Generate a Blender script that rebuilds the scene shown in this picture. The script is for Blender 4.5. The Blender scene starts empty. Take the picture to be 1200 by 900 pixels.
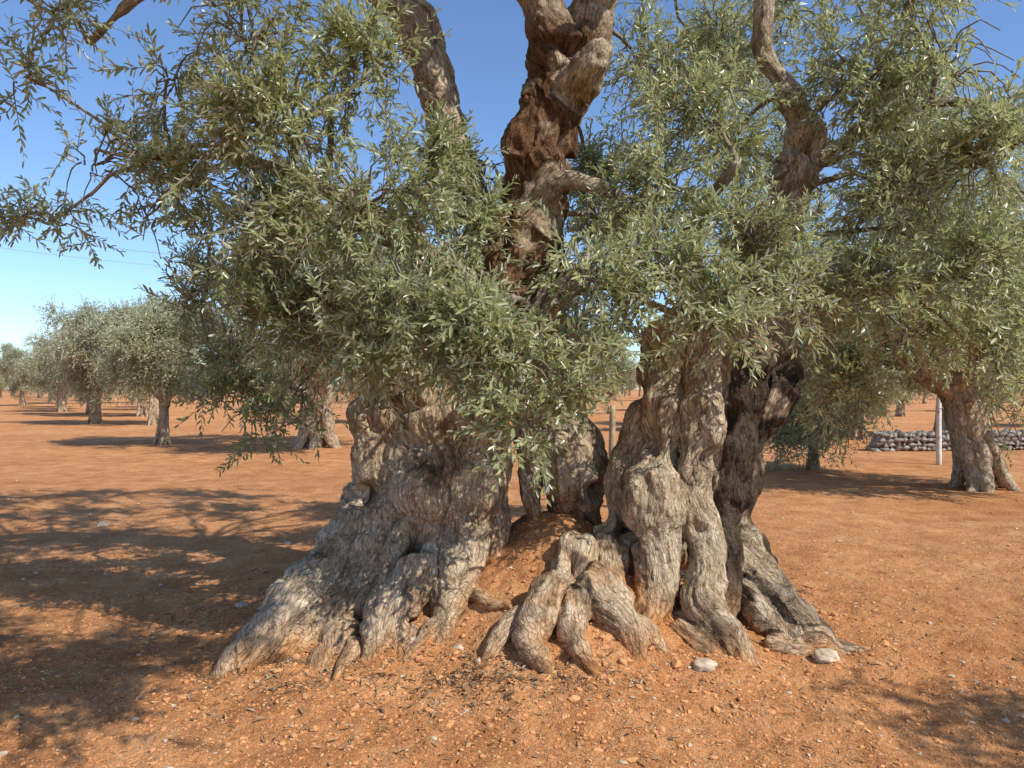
import bpy, math, numpy as np
from mathutils import Vector, kdtree
rng = np.random.default_rng(7)
scene = bpy.context.scene
SUN = np.array([.60, -.42, .70]); SUN /= np.linalg.norm(SUN)

# ------------------------------------------------------------ numpy noise
_perm = np.random.default_rng(3).permutation(256); _perm = np.concatenate([_perm]*3)
_g = np.random.default_rng(4).normal(size=(256, 3)); _g /= np.linalg.norm(_g, axis=1)[:, None]
def perlin(P):
    P = np.asarray(P, dtype=np.float64)
    I = np.floor(P).astype(np.int64); F = P - I; I &= 255
    U = F*F*F*(F*(F*6-15)+10)
    out = np.zeros(len(P))
    for dx in (0, 1):
        wx = U[:, 0] if dx else 1-U[:, 0]
        for dy in (0, 1):
            wy = U[:, 1] if dy else 1-U[:, 1]
            for dz in (0, 1):
                wz = U[:, 2] if dz else 1-U[:, 2]
                h = _perm[(_perm[(_perm[(I[:, 0]+dx) & 255] + I[:, 1]+dy) & 255] + I[:, 2]+dz) & 255]
                g = _g[h]
                out += wx*wy*wz*(g[:, 0]*(F[:, 0]-dx)+g[:, 1]*(F[:, 1]-dy)+g[:, 2]*(F[:, 2]-dz))
    return out*1.5
def fbm(P, o=3):
    s = 0; a = 1.
    for i in range(o):
        s = s + a*perlin(P*(2.03**i)+i*17.3); a *= .5
    return s
def sstep(a, b, x):
    t = np.clip((x-a)/(b-a), 0, 1); return t*t*(3-2*t)
def norm(v):
    return v/np.maximum(np.linalg.norm(v, axis=-1, keepdims=True), 1e-9)

# ------------------------------------------------------------ mesh helpers
def new_mesh(name, V, quads=None, tris=None, smooth=False):
    me = bpy.data.meshes.new(name)
    V = np.ascontiguousarray(V, dtype=np.float32)
    q = np.zeros((0, 4), int) if quads is None else np.asarray(quads).reshape(-1, 4)
    t = np.zeros((0, 3), int) if tris is None else np.asarray(tris).reshape(-1, 3)
    loops = np.concatenate([q.ravel(), t.ravel()]).astype(np.int32)
    starts = np.concatenate([np.arange(len(q))*4, len(q)*4+np.arange(len(t))*3]).astype(np.int32)
    me.vertices.add(len(V)); me.vertices.foreach_set('co', V.ravel())
    me.loops.add(len(loops)); me.loops.foreach_set('vertex_index', loops)
    me.polygons.add(len(starts)); me.polygons.foreach_set('loop_start', starts)
    me.polygons.foreach_set('use_smooth', np.full(len(starts), smooth, dtype=bool))
    me.update(calc_edges=True)
    return me
def add_obj(name, me, mat=None, parent=None, loc=(0, 0, 0)):
    ob = bpy.data.objects.new(name, me); scene.collection.objects.link(ob)
    if mat is not None and me is not None and len(me.materials) == 0: me.materials.append(mat)
    ob.location = loc
    if parent: ob.parent = parent
    return ob
def empty(name, loc=(0, 0, 0), rot=0, sc=1):
    e = bpy.data.objects.new(name, None); scene.collection.objects.link(e)
    e.location = loc; e.rotation_euler = (0, 0, rot); e.scale = (sc, sc, sc); return e

def catmull(pts, step):
    P = np.array(pts, float); P = np.vstack([2*P[0]-P[1], P, 2*P[-1]-P[-2]])
    out = []
    for i in range(1, len(P)-2):
        n = max(2, int(np.linalg.norm(P[i+1, :3]-P[i, :3])/step))
        t = np.linspace(0, 1, n, endpoint=False)[:, None]
        out.append(.5*(2*P[i]+(P[i+1]-P[i-1])*t+(2*P[i-1]-5*P[i]+4*P[i+1]-P[i+2])*t**2+(3*P[i]-P[i-1]-3*P[i+1]+P[i+2])*t**3))
    out.append(P[-2:-1]); o = np.vstack(out)
    o[:, 3] = np.maximum(o[:, 3], .008); return o
def frames(C):
    T = norm(np.gradient(C, axis=0)); n = np.cross(T[0], [0.31, .9, .1]); n /= np.linalg.norm(n)
    Ns = []
    for t in T:
        n = n-t*np.dot(n, t); n /= np.linalg.norm(n); Ns.append(n)
    Ns = np.array(Ns); return T, Ns, np.cross(T, Ns)
def tube_union(strands, sides=14, step=.05, gnarl=0.):
    Vs = []; Q = []; Tr = []; off = 0; dense = []
    for si, s in enumerate(strands):
        D = catmull(s, step)
        if gnarl:
            q = D[:, :3]+si*5.1
            D[:, 3] *= 1+gnarl*1.1*perlin(q*3.3)+gnarl*.5*perlin(q*7.7)
            D[:, :3] += gnarl*.9*D[:, 3:4]*np.stack([perlin(q*2.6+40), perlin(q*2.6+60), .3*perlin(q*2.6+80)], -1)
        T, N, B = frames(D[:, :3])
        L = np.concatenate([[0], np.cumsum(np.linalg.norm(np.diff(D[:, :3], axis=0), axis=1))])
        dense.append((D, T, N, B, L+si*13.7, np.full(len(D), si)))
        a = np.linspace(0, 2*np.pi, sides, endpoint=False)
        ring = D[:, None, :3]+D[:, None, 3:4]*(np.cos(a)[None, :, None]*N[:, None]+np.sin(a)[None, :, None]*B[:, None])
        n = len(D); Vs += [ring.reshape(-1, 3), D[:1, :3]-T[:1]*D[:1, 3:]*.5, D[-1:, :3]+T[-1:]*D[-1:, 3:]*.5]
        i = np.arange(n-1)[:, None]*sides; j = np.arange(sides)[None, :]; j2 = (j+1) % sides
        Q.append((np.stack([i+j, i+j2, i+sides+j2, i+sides+j], -1)+off).reshape(-1, 4))
        j = np.arange(sides); j2 = (j+1) % sides
        Tr.append(np.stack([j2, j, np.full(sides, n*sides)], -1)+off)
        Tr.append(np.stack([(n-1)*sides+j, (n-1)*sides+j2, np.full(sides, n*sides+1)], -1)+off)
        off += n*sides+2
    return np.vstack(Vs), np.vstack(Q), np.vstack(Tr), dense

def wood(name, strands, voxel, amp=1., tintfn=None, fine=True, gnarl=.2):
    V, Q, T, dense = tube_union(strands, step=max(.04, voxel*2), gnarl=gnarl)
    tmp = bpy.data.objects.new('tmp', new_mesh('tmp', V, Q, T)); scene.collection.objects.link(tmp)
    m = tmp.modifiers.new('r', 'REMESH'); m.mode = 'VOXEL'; m.voxel_size = voxel
    m = tmp.modifiers.new('s', 'SMOOTH'); m.factor = .5; m.iterations = 3
    dg = bpy.context.evaluated_depsgraph_get()
    me = bpy.data.meshes.new_from_object(tmp.evaluated_get(dg)); me.name = name
    bpy.data.objects.remove(tmp)
    n = len(me.vertices); P = np.empty(n*3, np.float32); me.vertices.foreach_get('co', P); P = P.reshape(-1, 3).astype(float)
    Nn = np.empty(n*3, np.float32); me.vertices.foreach_get('normal', Nn); Nn = Nn.reshape(-1, 3).astype(float)
    D = np.vstack([d[0] for d in dense]); Tn = np.vstack([d[1] for d in dense]); Nr = np.vstack([d[2] for d in dense])
    Bn = np.vstack([d[3] for d in dense]); L = np.concatenate([d[4] for d in dense]); SI = np.concatenate([d[5] for d in dense])
    kd = kdtree.KDTree(len(D))
    for i, p in enumerate(D): kd.insert(p[:3], i)
    kd.balance()
    f = kd.find; idx = np.array([f(p)[1] for p in P.tolist()])
    r = P-D[idx, :3]
    a = (r*Nr[idx]).sum(1); b = (r*Bn[idx]).sum(1); s = L[idx]+(r*Tn[idx]).sum(1)
    tw = s*.9; a2 = a*np.cos(tw)-b*np.sin(tw); b2 = a*np.sin(tw)+b*np.cos(tw)
    G = np.stack([a2, b2, s], -1); si = SI[idx]
    w = np.stack([perlin(P*3.5), perlin(P*3.5+20), perlin(P*3.5+50)], -1)*.05
    G1 = G+w
    fm = sstep(-.5, .25, perlin(P*1.7+70))
    flute = 1-2*np.abs(perlin(G1*np.array([8.5, 8.5, 1.2])))
    fin = 1-2*np.abs(perlin(G1*np.array([24, 24, 4.5])+9))
    d = .042*flute*fm+.036*perlin(P*3.1)+.028*perlin(P*6.3+5)+.012*perlin(P*13)+.006*perlin(P*27)
    if fine: d += .013*fin+.006*perlin(G1*np.array([55, 55, 20]))+.003*perlin(P*60)
    kn = np.maximum(0, perlin(P*2.6+30)-.27); d += .12*kn
    hol = np.maximum(0, perlin(P*3.9+90)-.36); d -= .42*hol
    d *= amp*np.clip((D[idx, 3]-.015)/.11, .08, 1)
    P2 = P+Nn*d[:, None]
    me.vertices.foreach_set('co', P2.astype(np.float32).ravel())
    me.polygons.foreach_set('use_smooth', np.ones(len(me.polygons), bool))
    at = me.attributes.new('grain', 'FLOAT_VECTOR', 'POINT'); at.data.foreach_set('vector', G1.astype(np.float32).ravel())
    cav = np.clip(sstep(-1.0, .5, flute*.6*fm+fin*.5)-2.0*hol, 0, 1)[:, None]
    t = np.ones((n, 3)) if tintfn is None else tintfn(P2, si, Nn)
    at = me.attributes.new('tint', 'FLOAT_COLOR', 'POINT')
    at.data.foreach_set('color', np.hstack([t, cav]).astype(np.float32).ravel())
    me.update(); return me

def tubes_batch(C, R, sides=4):
    B, K, _ = C.shape; T = norm(np.gradient(C, axis=1)); ref = norm(rng.normal(size=(B, 1, 3)))
    N = norm(np.cross(T, np.broadcast_to(ref, T.shape))); Bn = np.cross(T, N)
    a = np.linspace(0, 2*np.pi, sides, endpoint=False)
    V = C[:, :, None]+R[:, :, None, None]*(np.cos(a)[:, None]*N[:, :, None]+np.sin(a)[:, None]*Bn[:, :, None])
    b = np.arange(B)[:, None, None]*K*sides; i = np.arange(K-1)[None, :, None]*sides; j = np.arange(sides)[None, None]; j2 = (j+1) % sides
    Q = np.stack([b+i+j, b+i+j2, b+i+sides+j2, b+i+sides+j], -1).reshape(-1, 4)
    return V.reshape(-1, 3), Q

def leaves_geo(B, D, N, L, W, curl=.08):
    n = len(B); D = norm(D); N = norm(N-D*(N*D).sum(1)[:, None]); S = np.cross(D, N)
    L = L[:, None]; W = W[:, None]; c = (rng.normal(curl, .11, n))[:, None]*L
    V = np.empty((n, 6, 3))
    V[:, 0] = B; V[:, 3] = B+D*L-N*c
    V[:, 1] = B+D*L*.30+S*W*.48+N*(W*.14-c*.05); V[:, 2] = B+D*L*.72+S*W*.44+N*(W*.12-c*.4)
    V[:, 5] = B+D*L*.30-S*W*.48+N*(W*.14-c*.05); V[:, 4] = B+D*L*.72-S*W*.44+N*(W*.12-c*.4)
    o = np.arange(n)[:, None]*6
    Q = np.stack([o+[0, 1, 2, 3], o+[0, 3, 4, 5]], 1).reshape(-1, 4)
    return V.reshape(-1, 3), Q

def foliage(name, O, Dr, Lt, scale, nodes, mats, bright=None):
    """sprays of opposite lanceolate leaves on thin shoots"""
    T = len(O); droop = (rng.random(T)**2*.50-.10)[:, None]
    def pos(t): return O+Dr*Lt[:, None]*t-np.array([0, 0, 1])*droop*Lt[:, None]*t*t
    C = np.stack([pos(t) for t in np.linspace(0, 1, 4)], 1)
    SV, SQ = tubes_batch(C, np.broadcast_to(np.array([.0028, .0022, .0018, .001])*scale, (T, 4)), 3)
    ref = norm(rng.normal(size=(T, 3))); Bs = []; Ds = []; Ns = []; Ls = []; Rn = []
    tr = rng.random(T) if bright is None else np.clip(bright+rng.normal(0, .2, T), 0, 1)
    for i in range(nodes):
        t = .06+.94*i/(nodes-1)
        p = pos(t); tan = norm(Dr-2*droop*t*np.array([0, 0, 1])); p1 = norm(np.cross(tan, ref)); p2 = np.cross(tan, p1)
        ang = i*math.pi/2+.3; pr = p1*math.cos(ang)+p2*math.sin(ang)
        for sg in (-1, 1):
            keep = rng.random(T) < .9
            al = rng.uniform(.6, 1.4, T)*(1-.5*t); al = al[:, None]
            d = tan*np.cos(al)+sg*pr*np.sin(al)+rng.normal(0, .2, (T, 3))
            n = np.array([.35, -.4, 1])*.75+tan*.3+rng.normal(0, .6, (T, 3))
            l = rng.uniform(.042, .070, T)*scale*(1-.28*t*t)
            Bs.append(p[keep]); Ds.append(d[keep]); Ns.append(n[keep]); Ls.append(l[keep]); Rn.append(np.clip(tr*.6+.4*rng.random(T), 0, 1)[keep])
    B = np.vstack(Bs); D = np.vstack(Ds); N = np.vstack(Ns); L = np.concatenate(Ls); R = np.concatenate(Rn)
    V, Q = leaves_geo(B, D, N, L, L*rng.uniform(.21, .31, len(L)))
    me = new_mesh(name, np.vstack([V, SV]), np.vstack([Q, SQ+len(V)]))
    for m in mats: me.materials.append(m)
    mi = np.zeros(len(me.polygons), np.int32); mi[len(Q):] = 1; me.polygons.foreach_set('material_index', mi)
    at = me.attributes.new('lr', 'FLOAT', 'FACE')
    at.data.foreach_set('value', np.concatenate([np.repeat(R, 2), np.zeros(len(SQ))]).astype(np.float32))
    return me

def spray_clumps(clumps, tl=(.18, .34), br_r=.006):
    """clump = x y z rx ry rz branchlets shoots_per_branchlet ; returns shoots + branchlet tubes"""
    O = []; Dd = []; BC = []; BR = []; Br = []
    for c in clumps:
        cx = np.array(c[:3]); r = np.array(c[3:6]); nb = int(c[6]); ns = int(c[7])
        u = norm(rng.normal(size=(nb, 3))); st = cx+u*r*rng.uniform(0, .3, (nb, 1))
        en = cx+norm(u+rng.normal(0, .35, (nb, 3)))*r*rng.uniform(.45, 1.05, (nb, 1))
        t = np.linspace(0, 1, 5)[None, :, None]
        C = st[:, None]*(1-t)+en[:, None]*t+np.array([0, 0, 1])*(.10*np.sin(t*3)-.12*t*t)*np.linalg.norm(r)
        C = C+rng.normal(0, .012, C.shape)
        BC.append(C); BR.append(np.broadcast_to(np.linspace(1.2, .5, 5)*br_r, (nb, 5)))
        k = rng.uniform(.05, 1, (nb, ns))*3.999; i = k.astype(int); f = (k-i)[..., None]
        bi = np.arange(nb)[:, None]
        p = C[bi, i]*(1-f)+C[bi, i+1]*f; tg = norm(C[bi, i+1]-C[bi, i])
        d = norm(tg*.6+norm(rng.normal(size=p.shape))*.75+np.array([0, 0, .25]))
        O.append(p.reshape(-1, 3)); Dd.append(d.reshape(-1, 3)); Br.append(np.full(nb*ns, c[8] if len(c) > 8 else .5))
    O = np.vstack(O); Dd = np.vstack(Dd)
    return O, Dd, rng.uniform(tl[0], tl[1], len(O)), np.vstack(BC), np.vstack(BR), np.concatenate(Br)

# ------------------------------------------------------------ materials
def mat_new(name):
    m = bpy.data.materials.new(name); m.use_nodes = True; nt = m.node_tree
    for n in list(nt.nodes): nt.nodes.remove(n)
    out = nt.nodes.new('ShaderNodeOutputMaterial'); return m, nt, out
def N_(nt, t, **k):
    n = nt.nodes.new(t)
    for a, v in k.items(): setattr(n, a, v)
    return n
def ramp(nt, src, stops):
    r = nt.nodes.new('ShaderNodeValToRGB'); e = r.color_ramp.elements
    while len(e) < len(stops): e.new(.5)
    for el, (p, c) in zip(e, stops):
        el.position = p; el.color = (*c, 1) if len(c) == 3 else c
    nt.links.new(src, r.inputs[0]); return r.outputs[0]
def mixc(nt, a, b, f, mode='MIX'):
    m = nt.nodes.new('ShaderNodeMix'); m.data_type = 'RGBA'; m.blend_type = mode
    for s, v in ((0, f), (6, a), (7, b)):
        if isinstance(v, (int, float)): m.inputs[s].default_value = v
        elif isinstance(v, tuple): m.inputs[s].default_value = (*v, 1)
        else: nt.links.new(v, m.inputs[s])
    return m.outputs[2]
def mapp(nt, src, sc):
    m = nt.nodes.new('ShaderNodeMapping'); m.inputs['Scale'].default_value = sc; nt.links.new(src, m.inputs[0]); return m.outputs[0]
def noise(nt, vec, s, det=3, rough=.6, dist=0):
    n = nt.nodes.new('ShaderNodeTexNoise'); n.inputs['Scale'].default_value = s; n.inputs['Detail'].default_value = det
    n.inputs['Roughness'].default_value = rough; n.inputs['Distortion'].default_value = dist
    nt.links.new(vec, n.inputs['Vector']); return n.outputs['Fac']
def bump(nt, h, st, dist, nrm=None):
    b = nt.nodes.new('ShaderNodeBump'); b.inputs['Strength'].default_value = st; b.inputs['Distance'].default_value = dist
    nt.links.new(h, b.inputs['Height'])
    if nrm: nt.links.new(nrm, b.inputs['Normal'])
    return b.outputs[0]

def bark_material():
    m, nt, out = mat_new('olive_bark'); L = nt.links.new
    g = N_(nt, 'ShaderNodeAttribute', attribute_name='grain'); t = N_(nt, 'ShaderNodeAttribute', attribute_name='tint')
    tc = N_(nt, 'ShaderNodeTexCoord')
    v1 = mapp(nt, g.outputs['Vector'], (1, 1, .26))
    n1 = noise(nt, v1, 62, 4, .7, .7); n2 = noise(nt, v1, 17, 3, .6)
    v2 = mapp(nt, g.outputs['Vector'], (1, 1, .36))
    vo = N_(nt, 'ShaderNodeTexVoronoi', feature='DISTANCE_TO_EDGE'); vo.inputs['Scale'].default_value = 48; L(v2, vo.inputs['Vector'])
    n3 = noise(nt, tc.outputs['Object'], 3.4, 4, .72)
    c = ramp(nt, n1, [(.30, (.17, .125, .082)), (.44, (.43, .34, .24)), (.56, (.59, .49, .365)), (.75, (.76, .67, .54))])
    c2 = ramp(nt, n2, [(.32, (.46, .40, .35)), (.52, (1, 1, 1))])
    c = mixc(nt, c, c2, .75, 'MULTIPLY')
    c3 = ramp(nt, n3, [(.34, (.48, .41, .34)), (.46, (.90, .83, .75)), (.54, (1, .97, .92)), (.66, (1.12, 1.11, 1.09))])
    c = mixc(nt, c, c3, .9, 'MULTIPLY')
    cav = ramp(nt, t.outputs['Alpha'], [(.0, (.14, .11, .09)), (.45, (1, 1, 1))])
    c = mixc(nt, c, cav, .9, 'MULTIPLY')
    c = mixc(nt, c, t.outputs['Color'], 1., 'MULTIPLY')
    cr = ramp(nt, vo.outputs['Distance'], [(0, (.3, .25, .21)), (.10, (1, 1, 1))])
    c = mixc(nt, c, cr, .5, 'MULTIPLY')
    b = N_(nt, 'ShaderNodeBsdfPrincipled'); b.inputs['Roughness'].default_value = .88; b.inputs['Specular IOR Level'].default_value = .12
    L(c, b.inputs['Base Color'])
    nb = bump(nt, n1, .9, .016); nb = bump(nt, cr, .7, .006, nb); nb = bump(nt, n2, .6, .02, nb)
    L(nb, b.inputs['Normal']); L(b.outputs[0], out.inputs[0]); return m

def leaf_material(name, tops, under, trans, tf=.24):
    m, nt, out = mat_new(name); L = nt.links.new
    a = N_(nt, 'ShaderNodeAttribute', attribute_name='lr'); g = N_(nt, 'ShaderNodeNewGeometry')
    top = ramp(nt, a.outputs['Fac'], tops)
    c = mixc(nt, top, under, g.outputs['Backfacing'])
    b = N_(nt, 'ShaderNodeBsdfPrincipled'); b.inputs['Roughness'].default_value = .36; b.inputs['Specular IOR Level'].default_value = .7
    L(c, b.inputs['Base Color'])
    t = N_(nt, 'ShaderNodeBsdfTranslucent'); t.inputs['Color'].default_value = (*trans, 1)
    x = N_(nt, 'ShaderNodeMixShader'); x.inputs[0].default_value = tf
    L(b.outputs[0], x.inputs[1]); L(t.outputs[0], x.inputs[2]); L(x.outputs[0], out.inputs[0]); return m

def plain(name, c1, c2, s=20, rough=.9, bs=.4, bd=.01, det=3):
    m, nt, out = mat_new(name); tc = N_(nt, 'ShaderNodeTexCoord'); n = noise(nt, tc.outputs['Object'], s, det, .65)
    b = N_(nt, 'ShaderNodeBsdfPrincipled'); b.inputs['Roughness'].default_value = rough; b.inputs['Specular IOR Level'].default_value = .2
    nt.links.new(ramp(nt, n, [(.35, c1), (.65, c2)]), b.inputs['Base Color'])
    if bs: nt.links.new(bump(nt, n, bs, bd), b.inputs['Normal'])
    nt.links.new(b.outputs[0], out.inputs[0]); return m

def soil_material():
    m, nt, out = mat_new('red_soil'); L = nt.links.new; tc = N_(nt, 'ShaderNodeTexCoord'); O = tc.outputs['Object']
    big = noise(nt, O, .35, 3, .6); mid = noise(nt, O, 2.6, 4, .65); fin = noise(nt, O, 34, 4, .78); mic = noise(nt, O, 240, 2, .7)
    c = ramp(nt, mid, [(.3, (.49, .205, .078)), (.5, (.64, .295, .118)), (.7, (.76, .39, .172))])
    c = mixc(nt, c, ramp(nt, big, [(.35, (.86, .80, .75)), (.65, (1.06, 1.08, 1.12))]), .9, 'MULTIPLY')
    c = mixc(nt, c, ramp(nt, fin, [(.30, (.46, .38, .34)), (.46, (.97, .96, .95)), (.68, (1.18, 1.22, 1.30))]), .95, 'MULTIPLY')
    vo = N_(nt, 'ShaderNodeTexVoronoi'); vo.inputs['Scale'].default_value = 40; L(O, vo.inputs['Vector'])
    sp = ramp(nt, vo.outputs['Distance'], [(.14, (1, 1, 1)), (.24, (0, 0, 0))])
    rs = ramp(nt, vo.outputs['Color'], [(.62, (0, 0, 0)), (.70, (1, 1, 1))])
    f = mixc(nt, sp, rs, 1., 'MULTIPLY')
    c = mixc(nt, c, (.74, .55, .38), f)
    b = N_(nt, 'ShaderNodeBsdfPrincipled'); b.inputs['Roughness'].default_value = .95; b.inputs['Specular IOR Level'].default_value = .12
    L(c, b.inputs['Base Color'])
    nb = bump(nt, mid, .4, .05); nb = bump(nt, fin, 1., .032, nb); nb = bump(nt, mic, .6, .005, nb)
    L(nb, b.inputs['Normal']); L(b.outputs[0], out.inputs[0]); return m

BARK = bark_material(); SOIL = soil_material()
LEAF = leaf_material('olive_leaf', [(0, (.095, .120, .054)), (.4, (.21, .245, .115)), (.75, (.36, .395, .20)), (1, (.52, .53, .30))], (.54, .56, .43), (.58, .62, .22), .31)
LEAFB = leaf_material('olive_leaf_silver', [(0, (.22, .24, .125)), (.5, (.38, .41, .23)), (1, (.54, .57, .36))], (.56, .58, .43), (.52, .56, .28), .3)
TWIG = plain('olive_twig', (.16, .125, .09), (.32, .27, .20), 40, bs=0)
CLOD = plain('soil_clod', (.50, .22, .085), (.73, .38, .17), 30, bs=0)
STONE = plain('limestone', (.44, .33, .21), (.64, .52, .39), 14, bd=.02)
STRAW = plain('dry_litter', (.10, .06, .035), (.46, .34, .20), 6, bs=0)

# ------------------------------------------------------------ terrain
def H(x, y):
    x = np.asarray(x, float); y = np.asarray(y, float)
    z = .48*np.exp(-(((x-.32)/.58)**2+((y-5.3)/.85)**2)) + .27*np.exp(-(((x-.05)/1.6)**2+((y-5.0)/1.2)**2))
    r = np.hypot(x, y-4); fd = 1/(1+(r/14)**2)
    f = lambda s, o: fbm(np.stack([(x*s).ravel(), (y*s).ravel(), np.full(x.size, 3.3)], -1), o).reshape(x.shape)
    near = np.exp(-((x/2.0)**2+((y-4.6)/1.2)**2))
    return z + .035*f(.7, 2)*fd + .020*f(3.1, 3)*fd*(1+1.4*near) + .008*f(13, 3)*fd*(1+1.5*near)
def axis(lo, hi, step, far_lo, far_hi, g):
    a = list(np.arange(lo, hi, step)); s = step; x = a[-1]
    while x < far_hi: s *= g; x += s; a.append(x)
    s = step; x = a[0]; p = []
    while x > far_lo: s *= g; x -= s; p.append(x)
    return np.array(p[::-1]+a)
gx = axis(-4.2, 4.2, .020, -900, 900, 1.06); gy = axis(2.4, 7.5, .020, -300, 1500, 1.05)
X, Y = np.meshgrid(gx, gy); Z = H(X, Y)
nx, ny = len(gx), len(gy); i = np.arange(ny-1)[:, None]*nx; j = np.arange(nx-1)[None]
gq = np.stack([i+j, i+j+1, i+nx+j+1, i+nx+j], -1).reshape(-1, 4)
add_obj('ground', new_mesh('ground', np.stack([X, Y, Z], -1).reshape(-1, 3), gq, smooth=True), SOIL)

ph = (1+5**.5)/2
ico = norm(np.array([(-1, ph, 0), (1, ph, 0), (-1, -ph, 0), (1, -ph, 0), (0, -1, ph), (0, 1, ph), (0, -1, -ph), (0, 1, -ph), (ph, 0, -1), (ph, 0, 1), (-ph, 0, -1), (-ph, 0, 1)], float))
icof = np.array([(0, 11, 5), (0, 5, 1), (0, 1, 7), (0, 7, 10), (0, 10, 11), (1, 5, 9), (5, 11, 4), (11, 10, 2), (10, 7, 6), (7, 1, 8), (3, 9, 4), (3, 4, 2), (3, 2, 6), (3, 6, 8), (3, 8, 9), (4, 9, 5), (2, 4, 11), (6, 2, 10), (8, 6, 7), (9, 8, 1)])
def stones(name, x, y, size, mat, smooth=False, flat=.6):
    n = len(x); z = H(x, y); a = rng.uniform(0, 6.28, n); ca, sa = np.cos(a), np.sin(a)
    U = ico[None]*(1+rng.normal(0, .2, (n, 12, 1)))*rng.uniform(.6, 1.35, (n, 1, 3))*np.array([1, 1, flat])
    Vx = U[..., 0]*ca[:, None]-U[..., 1]*sa[:, None]; Vy = U[..., 0]*sa[:, None]+U[..., 1]*ca[:, None]
    V = np.stack([Vx, Vy, U[..., 2]], -1)*size[:, None, None]+np.stack([x, y, z+size*.1], -1)[:, None]
    return add_obj(name, new_mesh(name, V.reshape(-1, 3), None, (icof[None]+np.arange(n)[:, None, None]*12).reshape(-1, 3), smooth), mat)
def scatter(n, ymin=2.5, ymax=14):
    y = ymin*(ymax/ymin)**rng.random(n); x = rng.uniform(-.8, .8, n)*y; return x, y
x, y = scatter(38000, 2.5, 10); stones('soil_clods', x, y, rng.gamma(1.4, .0022, 38000)+.0016, CLOD)
x, y = scatter(3600, 2.5, 24); stones('pebbles', x, y, rng.gamma(1.3, .0034, 3600)+.002, STONE)
a = rng.uniform(0, 6.28, 5500); rr = rng.normal(1, .25, 5500)
stones('soil_clods', .1+1.7*rr*np.cos(a), 4.9+1.15*rr*np.sin(a), rng.gamma(1.4, .0042, 5500)+.002, CLOD)
def rock(name, x, y, s, seed, mat=STONE, sc=(1, .8, .55)):
    import bmesh
    bpy_me = bpy.data.meshes.new(name)
    bm = bmesh.new(); bmesh.ops.create_icosphere(bm, subdivisions=4, radius=1); bm.to_mesh(bpy_me); bm.free()
    P = np.empty(len(bpy_me.vertices)*3, np.float32); bpy_me.vertices.foreach_get('co', P); P = P.reshape(-1, 3)
    d = 1+.35*perlin(P*1.2+seed)+.16*perlin(P*3+seed)+.06*perlin(P*8+seed)
    P = P*d[:, None]*np.array(sc)*s; bpy_me.vertices.foreach_set('co', P.astype(np.float32).ravel())
    bpy_me.polygons.foreach_set('use_smooth', np.ones(len(bpy_me.polygons), bool))
    z = float(H(np.array([x]), np.array([y]))[0]); add_obj(name, bpy_me, mat, None, (x, y, z+s*.1))
for k, (x, y, s) in enumerate([(1.03, 3.98, .07), (-1.93, 5.3, .05), (-4.8, 8.7, .07), (-.56, 4.22, .035), (1.78, 4.2, .075), (-.3, 4.15, .03), (-2.3, 7.6, .04)]):
    rock('limestone_rock', x, y, s, k*7.1)
n = 6500; a = rng.uniform(0, 6.28, n); rr = np.abs(rng.normal(.95, .4, n))
lx = .0+1.9*rr*np.cos(a); ly = 4.75+1.35*rr*np.sin(a)
k = 1500; lx[:k] = rng.normal(-.05, .35, k); ly[:k] = rng.normal(3.85, .16, k)
k2 = 800; lx[k:k+k2] = rng.normal(-1.15, .3, k2); ly[k:k+k2] = rng.normal(4.0, .2, k2)
sx, sy = scatter(1500, 2.5, 7); lx[-1500:] = sx; ly[-1500:] = sy
lz = H(lx, ly)+.004+rng.random(n)*.010
an = rng.uniform(0, 6.28, n); D = np.stack([np.cos(an), np.sin(an), rng.normal(.05, .25, n)], -1)
ll = rng.uniform(.015, .06, n)
V, Q = leaves_geo(np.stack([lx, ly, lz], -1), D, np.stack([rng.normal(0, .5, n), rng.normal(0, .5, n), np.ones(n)], -1), ll, np.where(rng.random(n) < .4, ll*.2, .0025))
add_obj('leaf_litter', new_mesh('leaf_litter', V, Q), STRAW)

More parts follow.
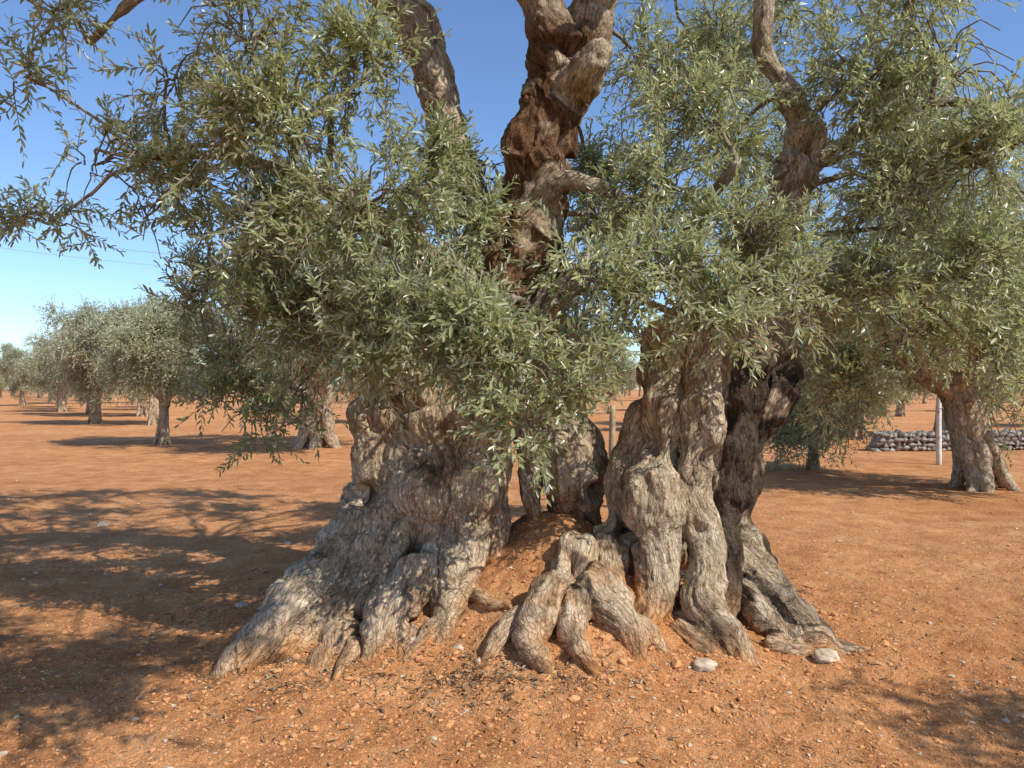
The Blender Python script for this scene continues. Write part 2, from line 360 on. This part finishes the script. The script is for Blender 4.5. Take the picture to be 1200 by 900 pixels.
# ------------------------------------------------------------ ancient olive tree
tree = empty('ancient_olive_tree')
S = [
 [(-1.62, 4.02, -.05, .07), (-1.45, 4.25, .10, .15), (-1.25, 4.5, .28, .19), (-1.08, 4.85, .50, .18), (-.88, 5.15, .85, .22), (-.80, 5.3, 1.35, .21), (-.70, 5.35, 1.8, .2), (-.45, 5.4, 2.25, .2), (-.1, 5.4, 2.7, .2)],
 [(-1.35, 4.15, -.05, .08), (-1.18, 4.35, .12, .10), (-.98, 4.62, .32, .16), (-.80, 4.95, .65, .24), (-.70, 5.1, 1.1, .25), (-.66, 5.2, 1.6, .22), (-.4, 5.25, 2.1, .2)],
 [(-.78, 3.93, -.08, .06), (-.76, 4.2, .10, .10), (-.68, 4.5, .33, .16), (-.58, 4.85, .65, .25), (-.52, 5.0, 1.05, .26), (-.50, 5.1, 1.5, .25), (-.38, 5.2, 2.0, .23), (-.08, 5.3, 2.5, .2), (.12, 5.35, 3.0, .18), (.22, 5.35, 3.6, .19)],
 [(-.40, 4.35, .08, .07), (-.38, 4.62, .34, .14), (-.30, 4.85, .65, .19), (-.26, 4.96, 1.0, .2), (-.27, 5.05, 1.45, .19), (-.20, 5.15, 1.9, .18), (.0, 5.25, 2.4, .18), (.18, 5.3, 2.9, .17), (.30, 5.3, 3.5, .17)],
 [(-.14, 4.85, .45, .08), (-.14, 4.98, .75, .11), (-.12, 5.05, 1.1, .11), (-.14, 5.15, 1.45, .11), (-.08, 5.2, 1.9, .12)],
 [(-.95, 5.9, -.1, .2), (-.9, 5.75, .6, .3), (-.75, 5.65, 1.3, .28), (-.4, 5.55, 2.0, .25), (0, 5.45, 2.7, .2)],
 [(-.45, 6.1, -.1, .25), (-.45, 5.75, .6, .3), (-.42, 5.55, 1.3, .28), (-.2, 5.5, 2.0, .24), (.1, 5.45, 2.8, .2)],
 [(.46, 5.45, .3, .16), (.44, 5.35, .75, .17), (.42, 5.28, 1.05, .21), (.38, 5.35, 1.35, .18), (.28, 5.42, 1.8, .19), (.18, 5.42, 2.3, .2), (.12, 5.4, 2.75, .2), (.2, 5.38, 3.2, .20), (.30, 5.35, 3.6, .20), (.35, 5.33, 4.0, .2)],
 [(.17, 5.12, .5, .05), (.14, 5.15, .8, .06), (.11, 5.2, 1.15, .07), (.12, 5.3, 1.7, .12)],
 [(-.7, 5.05, .6, .15), (-.95, 5.0, 1.0, .12), (-.9, 5.1, 1.4, .16)],
 [(.52, 4.5, .12, .06), (.62, 4.72, .42, .12), (.72, 4.9, .75, .12), (.78, 5.02, 1.1, .10), (.96, 5.1, 1.5, .12), (1.1, 5.2, 1.95, .15)],
 [(.80, 4.38, .05, .08), (.88, 4.58, .32, .15), (.93, 4.68, .62, .16), (.92, 4.72, .88, .19), (.98, 4.88, 1.15, .12), (1.06, 4.95, 1.5, .14), (1.12, 5.05, 1.75, .18), (1.15, 5.1, 2.0, .18)],
 [(1.34, 4.08, -.04, .08), (1.27, 4.22, .08, .10), (1.14, 4.42, .28, .11), (1.20, 4.62, .55, .11), (1.15, 4.74, .9, .10), (1.23, 4.82, 1.3, .11), (1.27, 4.92, 1.7, .13), (1.3, 5.1, 2.0, .16)],
 [(1.22, 4.5, .05, .08), (1.30, 4.7, .35, .12), (1.36, 4.88, .7, .14), (1.42, 4.95, 1.1, .16), (1.5, 5.0, 1.5, .18), (1.52, 5.1, 1.9, .2)],
 [(1.90, 4.38, -.06, .07), (1.80, 4.5, .12, .12), (1.62, 4.75, .27, .15), (1.48, 5.0, .55, .14), (1.52, 5.1, .9, .14), (1.66, 5.15, 1.3, .16), (1.78, 5.15, 1.65, .20), (1.72, 5.25, 1.95, .2), (1.75, 5.4, 2.3, .18)],
 [(1.3, 6.1, -.1, .25), (1.3, 5.8, .7, .28), (1.4, 5.6, 1.4, .26), (1.5, 5.4, 2.0, .22)],
 # surface roots
 [(.98, 4.4, .15, .09), (1.08, 4.22, .10, .07), (1.22, 4.02, -.06, .06)],
 [(1.05, 4.5, .2, .09), (1.15, 4.3, .10, .07), (1.2, 4.1, -.04, .05)],
 [(-1.2, 4.6, .25, .12), (-1.3, 4.4, .12, .10), (-1.45, 4.2, .0, .06)],
 [(-.35, 4.5, .25, .09), (-.42, 4.3, .12, .07), (-.4, 4.1, -.04, .05)],
 [(1.5, 4.75, .25, .12), (1.62, 4.5, .13, .10), (1.68, 4.32, .04, .08), (1.8, 4.2, -.07, .06)],
 [(-.15, 4.45, .20, .05), (-.17, 4.2, .12, .045), (-.2, 4.05, .0, .04)],
 [(-1.0, 4.4, .15, .11), (-1.05, 4.15, .05, .09), (-1.1, 3.98, -.08, .07)],
 [(-.62, 4.35, .15, .11), (-.58, 4.1, .03, .07), (-.54, 3.95, -.08, .05)],
 [(-1.5, 4.35, .1, .10), (-1.36, 4.55, .22, .13), (-1.2, 4.85, .3, .13)],
]
def hz_(x, y): return float(H(np.array([x]), np.array([y]))[0])
# thick root crown lying half buried on the mound between the boles
for path in ([(.45, 4.85, .09), (.40, 4.65, .12), (.33, 4.47, .12), (.20, 4.28, .11), (.10, 4.12, .09), (.12, 3.98, .06), (.22, 3.88, .045)],
             [(.42, 4.62, .11), (.47, 4.44, .13), (.56, 4.28, .12), (.66, 4.14, .09), (.70, 4.0, .06)],
             [(.34, 4.45, .10), (.36, 4.26, .10), (.33, 4.08, .075), (.38, 3.93, .05), (.46, 3.84, .035)],
             [(.22, 4.3, .07), (.06, 4.22, .06), (-.08, 4.10, .045), (-.14, 3.98, .03)],
             [(.56, 4.28, .07), (.74, 4.22, .06), (.86, 4.1, .045)]):
    pts = [(x, y, hz_(x, y)+r*(.38 if k < len(path)-1 else -1.2), r) for k, (x, y, r) in enumerate(path)]
    pts[0] = (pts[0][0], pts[0][1], pts[0][2]-pts[0][3]*.9, pts[0][3]); S.append(pts)
for (x0, y0, ang, ln, r0) in [(1.5, 4.35, -1.0, .5, .05), (1.75, 4.55, -.5, .4, .06), (-.9, 4.25, -2.0, .45, .05), (-.45, 4.4, -1.7, .4, .045), (-1.35, 4.35, -2.5, .45, .05), (1.6, 4.6, -.9, .6, .06), (-.25, 4.6, -1.4, .5, .045)]:
    pts = []; a_ = ang; px, py = x0, y0
    for k in range(7):
        rr_ = r0*(1-.11*k)
        pts.append((px, py, hz_(px, py)+rr_*(.2 if k < 6 else -1.5)+rng.normal(0, .008), rr_)); a_ += rng.normal(0, .35); px += math.cos(a_)*ln/6; py += math.sin(a_)*ln/6
    S.append(pts)
nB = len(S)
LIMB = [
 [(.28, 5.35, 3.5, .2), (.38, 5.3, 3.85, .2), (.25, 5.25, 4.2, .15), (.0, 5.1, 4.7, .12), (-.5, 4.6, 5.2, .09), (-1.2, 4.0, 5.6, .05)],
 [(.32, 5.35, 3.6, .2), (.48, 5.35, 3.95, .17), (.62, 5.3, 4.4, .15), (.9, 5.0, 4.9, .11), (1.6, 4.5, 5.4, .06)],
 [(.44, 5.22, 3.72, .14), (.56, 5.05, 3.84, .11), (.6, 5.0, 3.93, .085)],
 [(.15, 5.3, 2.75, .11), (.26, 5.12, 2.98, .075), (.40, 5.05, 3.03, .055), (.55, 5.0, 2.97, .045), (.70, 4.9, 2.88, .03)],
 [(-.1, 5.45, 2.6, .14), (-.3, 5.55, 3.0, .12), (-.46, 5.55, 3.5, .12), (-.60, 5.5, 4.0, .13), (-.78, 5.45, 4.4, .12), (-1.1, 5.1, 4.9, .09), (-1.9, 4.4, 5.3, .05)],
 [(-.62, 5.5, 4.0, .11), (-.85, 5.3, 4.35, .09), (-1.4, 5.0, 4.5, .07), (-2.2, 4.8, 4.3, .045), (-2.7, 4.7, 3.8, .025)],
 [(-.3, 5.35, 2.3, .12), (-.7, 5.15, 2.6, .08), (-1.2, 4.9, 2.9, .055), (-1.8, 4.8, 3.1, .035), (-2.4, 4.8, 3.1, .02)],
 [(1.68, 5.3, 2.0, .18), (1.85, 5.4, 2.5, .15), (1.95, 5.3, 2.95, .145), (2.10, 5.3, 3.4, .11), (1.98, 5.3, 3.75, .075), (1.80, 5.3, 4.05, .07), (1.80, 5.2, 4.6, .07)],
 [(1.98, 5.3, 3.1, .1), (2.4, 5.4, 3.4, .06), (2.9, 5.2, 3.6, .04), (3.4, 5.0, 3.5, .025)],
 [(1.3, 5.1, 1.95, .14), (1.2, 4.95, 2.35, .08), (1.2, 4.8, 2.7, .05), (1.4, 4.6, 3.0, .03)],
 [(.2, 5.3, 2.0, .1), (.4, 5.0, 2.3, .05), (.5, 4.6, 2.45, .03), (.4, 4.3, 2.3, .02)],
 [(-.4, 5.2, 2.1, .1), (-.5, 4.8, 2.4, .05), (-.6, 4.5, 2.6, .03), (-.5, 4.2, 2.5, .02)],
]
def tint_main(P, si, Nn):
    n = len(P); t = np.ones((n, 3)); nz = fbm(P*3, 3)
    blk = np.isin(si, [13, 14, 20]).astype(float)*sstep(.12, .35, P[:, 2])*sstep(2.0, 1.7, P[:, 2])
    blk *= sstep(-.35, .0, nz+np.where(si == 13, .6, .02))
    blk = np.maximum(blk, sstep(1.38, 1.48, P[:, 0])*sstep(.0, .3, nz+.1)*sstep(.3, .1, np.abs(P[:, 2]-.35))*.8)
    blk = np.maximum(blk, .55*sstep(.25, .5, fbm(P*2.2+11, 3)-.08))
    t = t*(1-blk[:, None])+np.array([.16, .15, .15])*blk[:, None]
    cx = np.isin(si, [2, 3, 5, 6, 7]+[nB, nB+1]).astype(float)
    red = cx*sstep(1.9, 2.3, P[:, 2])*sstep(4.4, 4.0, P[:, 2])*sstep(-.35, .2, nz+.3)
    t = t*(1-red[:, None])+np.array([.36, .245, .19])*red[:, None]
    hg = P[:, 2]-H(P[:, 0], P[:, 1]); du = np.clip(np.exp(-np.maximum(hg, 0)/.08)*(.75+.8*nz), 0, 1)
    du = np.maximum(du, .4*sstep(.0, .5, nz)*sstep(.6, .1, np.abs(P[:, 0]-.3))*sstep(1.3, .6, P[:, 2]))
    return t*(1-du[:, None])+np.array([1.12, .66, .34])*du[:, None]
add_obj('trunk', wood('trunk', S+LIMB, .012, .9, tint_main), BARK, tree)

C = [ # x y z rx ry rz branchlets shoots [leaf brightness
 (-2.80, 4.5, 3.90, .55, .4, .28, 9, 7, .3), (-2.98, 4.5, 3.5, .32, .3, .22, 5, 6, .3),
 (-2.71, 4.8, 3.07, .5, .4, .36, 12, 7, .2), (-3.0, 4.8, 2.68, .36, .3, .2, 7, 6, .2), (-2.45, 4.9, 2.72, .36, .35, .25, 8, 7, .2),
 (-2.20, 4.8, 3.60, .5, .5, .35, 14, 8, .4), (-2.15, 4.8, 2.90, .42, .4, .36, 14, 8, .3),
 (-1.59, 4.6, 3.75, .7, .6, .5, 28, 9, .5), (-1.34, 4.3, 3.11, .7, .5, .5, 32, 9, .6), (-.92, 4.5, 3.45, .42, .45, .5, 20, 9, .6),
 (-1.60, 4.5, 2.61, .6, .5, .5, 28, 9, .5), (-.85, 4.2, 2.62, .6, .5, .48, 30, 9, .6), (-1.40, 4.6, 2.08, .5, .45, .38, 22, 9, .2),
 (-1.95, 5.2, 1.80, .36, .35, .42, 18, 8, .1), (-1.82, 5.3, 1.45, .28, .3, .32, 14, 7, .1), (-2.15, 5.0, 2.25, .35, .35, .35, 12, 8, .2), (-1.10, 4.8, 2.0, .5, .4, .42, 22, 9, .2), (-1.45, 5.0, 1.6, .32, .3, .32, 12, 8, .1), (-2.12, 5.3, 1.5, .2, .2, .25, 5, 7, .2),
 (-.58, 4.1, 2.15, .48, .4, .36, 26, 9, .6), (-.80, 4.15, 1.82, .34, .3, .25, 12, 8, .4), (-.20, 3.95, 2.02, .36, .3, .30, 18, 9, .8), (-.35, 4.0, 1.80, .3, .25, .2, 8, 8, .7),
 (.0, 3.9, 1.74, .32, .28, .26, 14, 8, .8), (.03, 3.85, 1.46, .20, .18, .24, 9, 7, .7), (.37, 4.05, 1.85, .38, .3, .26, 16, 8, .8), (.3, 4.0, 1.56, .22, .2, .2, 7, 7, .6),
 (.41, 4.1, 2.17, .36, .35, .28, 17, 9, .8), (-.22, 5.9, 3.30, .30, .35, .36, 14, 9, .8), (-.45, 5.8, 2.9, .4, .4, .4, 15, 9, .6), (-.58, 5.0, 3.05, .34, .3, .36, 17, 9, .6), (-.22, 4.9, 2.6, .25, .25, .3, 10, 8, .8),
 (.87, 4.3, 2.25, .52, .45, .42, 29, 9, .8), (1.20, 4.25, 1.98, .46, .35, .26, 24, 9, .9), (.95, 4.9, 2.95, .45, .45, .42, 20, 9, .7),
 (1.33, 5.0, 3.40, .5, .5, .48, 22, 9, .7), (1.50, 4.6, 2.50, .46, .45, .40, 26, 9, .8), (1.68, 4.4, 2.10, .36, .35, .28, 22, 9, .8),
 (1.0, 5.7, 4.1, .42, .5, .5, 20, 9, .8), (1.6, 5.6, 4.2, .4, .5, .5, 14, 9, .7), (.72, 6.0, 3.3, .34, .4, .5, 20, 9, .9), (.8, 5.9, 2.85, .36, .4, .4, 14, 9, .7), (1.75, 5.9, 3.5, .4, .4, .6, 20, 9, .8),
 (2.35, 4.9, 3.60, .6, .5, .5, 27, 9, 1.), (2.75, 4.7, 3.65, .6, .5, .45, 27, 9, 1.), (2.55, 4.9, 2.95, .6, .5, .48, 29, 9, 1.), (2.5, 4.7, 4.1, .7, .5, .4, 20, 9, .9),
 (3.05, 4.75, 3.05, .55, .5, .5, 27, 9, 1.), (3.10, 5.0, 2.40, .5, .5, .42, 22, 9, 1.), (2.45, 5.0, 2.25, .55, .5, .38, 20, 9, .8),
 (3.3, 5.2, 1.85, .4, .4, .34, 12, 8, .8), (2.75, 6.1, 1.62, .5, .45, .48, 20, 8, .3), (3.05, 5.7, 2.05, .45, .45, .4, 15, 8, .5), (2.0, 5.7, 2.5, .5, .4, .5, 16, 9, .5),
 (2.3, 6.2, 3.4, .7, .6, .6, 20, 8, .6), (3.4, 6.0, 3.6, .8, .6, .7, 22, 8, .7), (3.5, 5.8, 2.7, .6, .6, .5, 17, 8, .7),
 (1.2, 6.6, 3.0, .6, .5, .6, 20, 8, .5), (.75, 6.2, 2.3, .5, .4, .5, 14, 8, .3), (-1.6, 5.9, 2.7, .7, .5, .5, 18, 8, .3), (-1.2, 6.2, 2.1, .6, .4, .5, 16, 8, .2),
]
O, Dd, Lt, BC, BR, Bt = spray_clumps(C)
UP = []
for (x, y, z, r) in [(.9, 1.6, 4.0, .6), (1.6, 1.7, 4.4, .6), (.3, 1.4, 3.9, .6), (-.3, 1.5, 4.0, .6), (-1.9, 2.3, 4.0, .7), (-1.0, 2.0, 4.1, .7), (.0, 2.1, 4.2, .6), (-2.6, 3.0, 4.4, .7), (-1.6, 3.2, 4.6, .8), (-.5, 3.2, 4.8, .7), (-3.0, 3.8, 4.8, .8), (-2.0, 4.2, 5.1, .9), (-.8, 4.4, 5.3, .9), (.4, 4.6, 5.5, .8), (-2.8, 5.4, 5.6, .9), (-1.5, 5.6, 6.0, .9), (0, 5.6, 6.2, .9), (1.4, 5.9, 6.1, .9), (2.7, 6.2, 5.7, .9), (-1.9, 6.9, 6.4, .9), (-.3, 7.0, 6.7, .9), (1.3, 7.0, 6.6, .9), (2.8, 7.2, 5.4, .9), (1.9, 7.2, 4.6, .8), (3.6, 7.0, 4.2, .8)]:
    UP.append((x, y, z, r*1.15, r*1.1, r*.8, 18, 8, .5))
O2, D2, L2, BC2, BR2, B2 = spray_clumps(UP, (.28, .45))
def prune(O, upper):  # crown shape opened along sun rays for the lighting, plus random gaps
    """drops shoots between the sun and the trunk, soil and leaves to be lit; noise gaps too"""
    t = (O[:, 2]-.3)/SUN[2]; gx = O[:, 0]-SUN[0]*t; gy = O[:, 1]-SUN[1]*t
    p = np.where((gx > -.55) & (gx < 4) & (gy > 2.6) & (gy < 5.0) & (O[:, 2] > 2.2), .88, 0)
    t = (4.85-O[:, 1])/(-SUN[1]); hx = O[:, 0]-SUN[0]*t; hz = O[:, 2]-SUN[2]*t
    p = np.maximum(p, np.where((t > .25) & (hx > .5) & (hx < 1.9) & (hz > .2) & (hz < (1.75 if upper == 0 else 2.6)), .82, 0))
    p = np.maximum(p, np.where((t > .25) & (hx > -1) & (hx < .5) & (hz > .2) & (hz < (1.3 if upper == 0 else 2.6)), .58, 0))
    if upper:
        t = (4.3-O[:, 1])/(-SUN[1]); hx = O[:, 0]-SUN[0]*t; hz = O[:, 2]-SUN[2]*t
        p = np.maximum(p, np.where((hx > -2.3) & (hx < 3.5) & (hz > 1.5) & (hz < 4.0) & (t > -1), .95, 0))
    else:
        thr = .02+.08*sstep(2.6, 3.4, O[:, 2])
        p = np.maximum(p, .90*sstep(0, .3, thr-perlin(O*2.3+3)))
    return rng.random(len(O)) > p
k = prune(O, 0); O, Dd, Lt, Bt = O[k], Dd[k], Lt[k], Bt[k]
k = prune(O2, 1); O2, D2, L2, B2 = O2[k], D2[k], L2[k], B2[k]
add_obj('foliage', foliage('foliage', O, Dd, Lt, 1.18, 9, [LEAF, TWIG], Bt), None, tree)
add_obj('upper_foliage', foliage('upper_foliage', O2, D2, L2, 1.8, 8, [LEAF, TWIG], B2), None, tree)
lim = np.vstack([catmull(l, .05) for l in LIMB]); paths = []; rad = []
for ci, c in enumerate(C+UP):
    p = np.array(c[:3]); d = np.linalg.norm(lim[:, :3]-p, axis=1)
    d = d+(np.where(lim[:, 2] > p[2]+.25, 50, 0) if ci < len(C) else np.where(lim[:, 2] < 4.7, 50, 0)); q = lim[np.argmin(d)]
    t = np.linspace(0, 1, 12)[:, None]; ln = np.linalg.norm(p-q[:3])
    path = q[:3]*(1-t)+p*t+np.array([0, 0, 1])*.20*ln*np.sin(t*np.pi)
    path += np.stack([perlin(path*2.2+k_*9) for k_ in range(3)], -1)*.16*np.sin(t*np.pi)
    paths.append(path); rad.append(np.linspace(min(q[3]*.6, .028), .007, 12))
V1, Q1 = tubes_batch(np.array(paths), np.array(rad), 6)
V2, Q2 = tubes_batch(np.vstack([BC, BC2]), np.vstack([BR, BR2]), 4)
add_obj('branches', new_mesh('branches', np.vstack([V1, V2]), np.vstack([Q1, Q2+len(V1)]), smooth=True), TWIG, tree)

# ------------------------------------------------------------ grove trees
def grove_tree(seed, tr, h, cr, low, nclump, leafscale, nodes, mat, voxel, shoots=9, lean=0., nb=13):
    global rng
    rng = np.random.default_rng(seed); st = []; fork = h*.30; ns = 7 if tr > .25 else 4
    for i in range(ns):
        a = i*2*np.pi/ns+rng.uniform(-.3, .3); ca, sa = np.cos(a), np.sin(a); rr = tr*rng.uniform(.8, 1.1)
        st.append([(ca*rr*2.1, sa*rr*2.1, -.1, rr*.22), (ca*rr*1.4, sa*rr*1.4, .12, rr*.32), (ca*rr*.75+lean*.2, sa*rr*.75, fork*.4, rr*.45), (np.cos(a+.4)*rr*.5+lean*.7, np.sin(a+.4)*rr*.5, fork, rr*.42), (np.cos(a+.9)*rr*.9+lean, np.sin(a+.9)*rr*.9, fork*1.35, rr*.3)])
    st.append([(0, 0, -.1, tr*.7), (lean*.3, 0, fork*.5, tr*.55), (lean*.8, 0, fork, tr*.5), (lean, 0, fork*1.3, tr*.35)])
    lims = []
    for i in range(5):
        a = i*2*np.pi/5+rng.uniform(-.4, .4); e = cr*rng.uniform(.45, .7)
        lims.append([(lean*.8, 0, fork*.9, tr*.4), (lean+np.cos(a)*e*.35, np.sin(a)*e*.35, fork+.4, tr*.28), (lean+np.cos(a)*e*.7, np.sin(a)*e*.7, fork+(h-fork)*.45, tr*.17), (lean+np.cos(a+.3)*e, np.sin(a+.3)*e, fork+(h-fork)*.72, max(tr*.08, .025))])
    tm = wood('trunk', st+lims, voxel, min(1, tr*2.6), None, voxel < .04); tm.materials.append(BARK)
    cl = []; cz = (h+low)/2; hz = (h-low)/2
    for i in range(nclump):
        u = norm(rng.normal(size=3)); f = rng.uniform(.45, .88); r = cr*rng.uniform(.24, .36)
        cl.append((lean+u[0]*cr*f, u[1]*cr*f, cz+u[2]*hz*f, r, r, r*.85, nb, shoots, rng.random()))
    O, D, L, bc, br, b = spray_clumps(cl, (.18*leafscale**.5*1.2, .34*leafscale**.5*1.2), .012)
    O[:, 2] = np.maximum(O[:, 2], .15)
    fm = foliage('foliage', O, D, L, leafscale, nodes, [mat, TWIG], b)
    lm = np.vstack([catmull(l, .08) for l in lims]); ps = []
    for c in cl:
        p = np.array(c[:3]); q = lm[np.argmin(np.linalg.norm(lm[:, :3]-p, axis=1))]; t = np.linspace(0, 1, 6)[:, None]
        ps.append(q[:3]*(1-t)+p*t+np.array([0, 0, .1])*np.sin(t*3.14))
    V1, Q1 = tubes_batch(np.array(ps), np.broadcast_to(np.linspace(.03, .01, 6), (len(ps), 6)), 5)
    V2, Q2 = tubes_batch(bc, br, 3); bm_ = new_mesh('branches', np.vstack([V1, V2]), np.vstack([Q1, Q2+len(V1)])); bm_.materials.append(TWIG)
    return tm, fm, bm_
OLD = grove_tree(21, .29, 5.6, 3.1, 1.0, 60, 1.5, 8, LEAF, .025, 8, -.6)
Y1 = grove_tree(22, .17, 5.0, 2.3, .9, 40, 2.2, 5, LEAFB, .04, 7, .1, 11)
Y2 = grove_tree(23, .15, 4.7, 2.1, .9, 36, 2.2, 5, LEAFB, .04, 7, -.1, 11)
Y3 = grove_tree(24, .2, 5.6, 2.6, .9, 42, 2.4, 5, LEAFB, .045, 7, .2, 11)
SH = grove_tree(25, .10, 3.2, 1.7, .2, 32, 1.6, 6, LEAFB, .04, 7, .0, 11)
def plant(kind, x, y, rot, sc, name='olive_tree'):
    e = empty(name, (x, y, 0), rot, sc)
    for nm, me in zip(('trunk', 'foliage', 'branches'), kind): add_obj(nm, me, None, e)
rng = np.random.default_rng(99)
plant(OLD, 7.5, 11.8, 0, .97); plant(OLD, -5.3, 20, 2.1, 1.15); plant(OLD, 6.1, -.1, 4.0, .8)
plant(Y1, -9.9, 21, 0, .86); plant(SH, 5.9, 14.5, 0, 1, 'olive_shrub'); plant(SH, 9.0, 22, 2, 1.1, 'olive_shrub')
for i, (x, y) in enumerate([(-15.5, 32), (-18.6, 33), (-25, 44), (-30.5, 50), (-38, 62), (-46, 76), (-57, 92), (-66, 104), (-80, 125), (-30, 62), (-40, 84), (-21, 42), (-26, 54), (-34, 56), (-45, 68), (-50, 80),
        (-17, 55), (-7, 34), (3, 38), (9, 31), (10.8, 23), (14.5, 25), (18, 22), (8.8, 26), (13, 36), (24, 30), (22, 42), (12, 52), (33, 50), (1, 55), (-4, 48), (6, 46)]):
    plant((Y1, Y2, Y3)[i % 3], x, y, rng.uniform(0, 6.28), rng.uniform(.95, 1.2) if y > 26 else rng.uniform(.85, 1.))
grove = empty('distant_olive_grove')
for k in range(110):
    y = rng.uniform(75, 170); x = (-.85+1.7*(k+rng.random())/110)*y
    kd_ = (Y1, Y2, Y3)[k % 3]; e = rng.uniform(1.0, 1.3); r = rng.uniform(0, 6.28)
    for nm, me in zip(('trunk', 'crown'), kd_[:2]):
        o = add_obj(nm, me, None, grove, (x, y, 0)); o.rotation_euler = (0, 0, r); o.scale = (e, e, e)

# ------------------------------------------------------------ dry stone wall, posts, power line
rng = np.random.default_rng(5); V = []; F = []; off = 0
for row in range(4):
    x = 9.1+row*.07
    while x < 28:
        w = rng.uniform(.10, .24); hgt = rng.uniform(.10, .17)
        for dep in (0, .28):
            U = ico*(1+rng.normal(0, .18, (12, 1))); U = np.sign(U)*np.abs(U)**.8
            V.append(U*np.array([w*.58, .17, hgt*.62])+np.array([x+w/2, 18.6+.12*(x-8)+dep+rng.normal(0, .03), .05+row*.12+rng.normal(0, .02)])); F.append(icof+off); off += 12
        x += w
add_obj('dry_stone_wall', new_mesh('dry_stone_wall', np.vstack(V), None, np.vstack(F)), plain('wall_stone', (.20, .17, .14), (.42, .37, .31), 5))
def post(name, x, y, w, h, mat, top=.8):
    D = np.array([(0, 0, -.1, w), (0, 0, h*.5, w*.95), (.01, 0, h*.97, w*top), (.01, 0, h, w*top*.7)])
    V, Q, T, _ = tube_union([D], 10, .2); add_obj(name, new_mesh(name, V, Q, T, True), mat, None, (x, y, 0))
WP = plain('concrete', (.62, .60, .55), (.78, .76, .70), 8); WD = plain('weathered_wood', (.30, .22, .13), (.48, .38, .24), 12)
post('concrete_post', 9.0, 15.6, .055, 1.75, WP); post('wooden_post', 1.35, 10.0, .05, 1.35, WD)
post('utility_pole', -41, 36, .16, 12.5, WD); post('utility_pole', -4, 52, .16, 11, WD)
ws = []
for dz in (0, 1.4, -.9):
    t = np.linspace(0, 1, 40)[:, None]; p = np.array([-41, 36, 12.0+dz*.9])*(1-t)+np.array([-4, 52, 10.2+dz*.8])*t; p[:, 2] -= 1.3*(4*t*(1-t))[:, 0]; ws.append(p)
V, Q = tubes_batch(np.array(ws), np.full((3, 40), .014), 4)
add_obj('power_line', new_mesh('power_line', V, Q), plain('cable', (.25, .25, .26), (.35, .35, .36), 2))

# ------------------------------------------------------------ light, sky, camera
w = bpy.data.worlds.new('World'); scene.world = w; w.use_nodes = True; nt = w.node_tree
bg = nt.nodes['Background']; sky = nt.nodes.new('ShaderNodeTexSky'); sky.sky_type = 'NISHITA'; sky.sun_disc = False
el = math.asin(SUN[2]); sky.sun_elevation = el; sky.sun_rotation = math.atan2(SUN[0], SUN[1]); sky.air_density = 1.0; sky.dust_density = .2; sky.ozone_density = 2.6
c = mixc(nt, sky.outputs[0], (1.0, 1.14, 1.32), 1., 'MULTIPLY')
nt.links.new(c, bg.inputs[0]); bg.inputs[1].default_value = .14
sl = bpy.data.lights.new('sun', 'SUN'); sl.energy = 5.0; sl.angle = math.radians(.5); sl.color = (1, .95, .85)
so = bpy.data.objects.new('sun', sl); scene.collection.objects.link(so); so.rotation_euler = Vector(SUN).to_track_quat('Z', 'Y').to_euler()
cd = bpy.data.cameras.new('camera'); cd.lens = 26; cd.sensor_width = 36; cd.clip_end = 4000; cd.clip_start = .05
co = bpy.data.objects.new('camera', cd); scene.collection.objects.link(co); co.location = (0, 0, 1.6); co.rotation_euler = (math.radians(90.33), 0, 0)
scene.camera = co
scene.view_settings.view_transform = 'Standard'; scene.view_settings.look = 'None'; scene.view_settings.exposure = 0
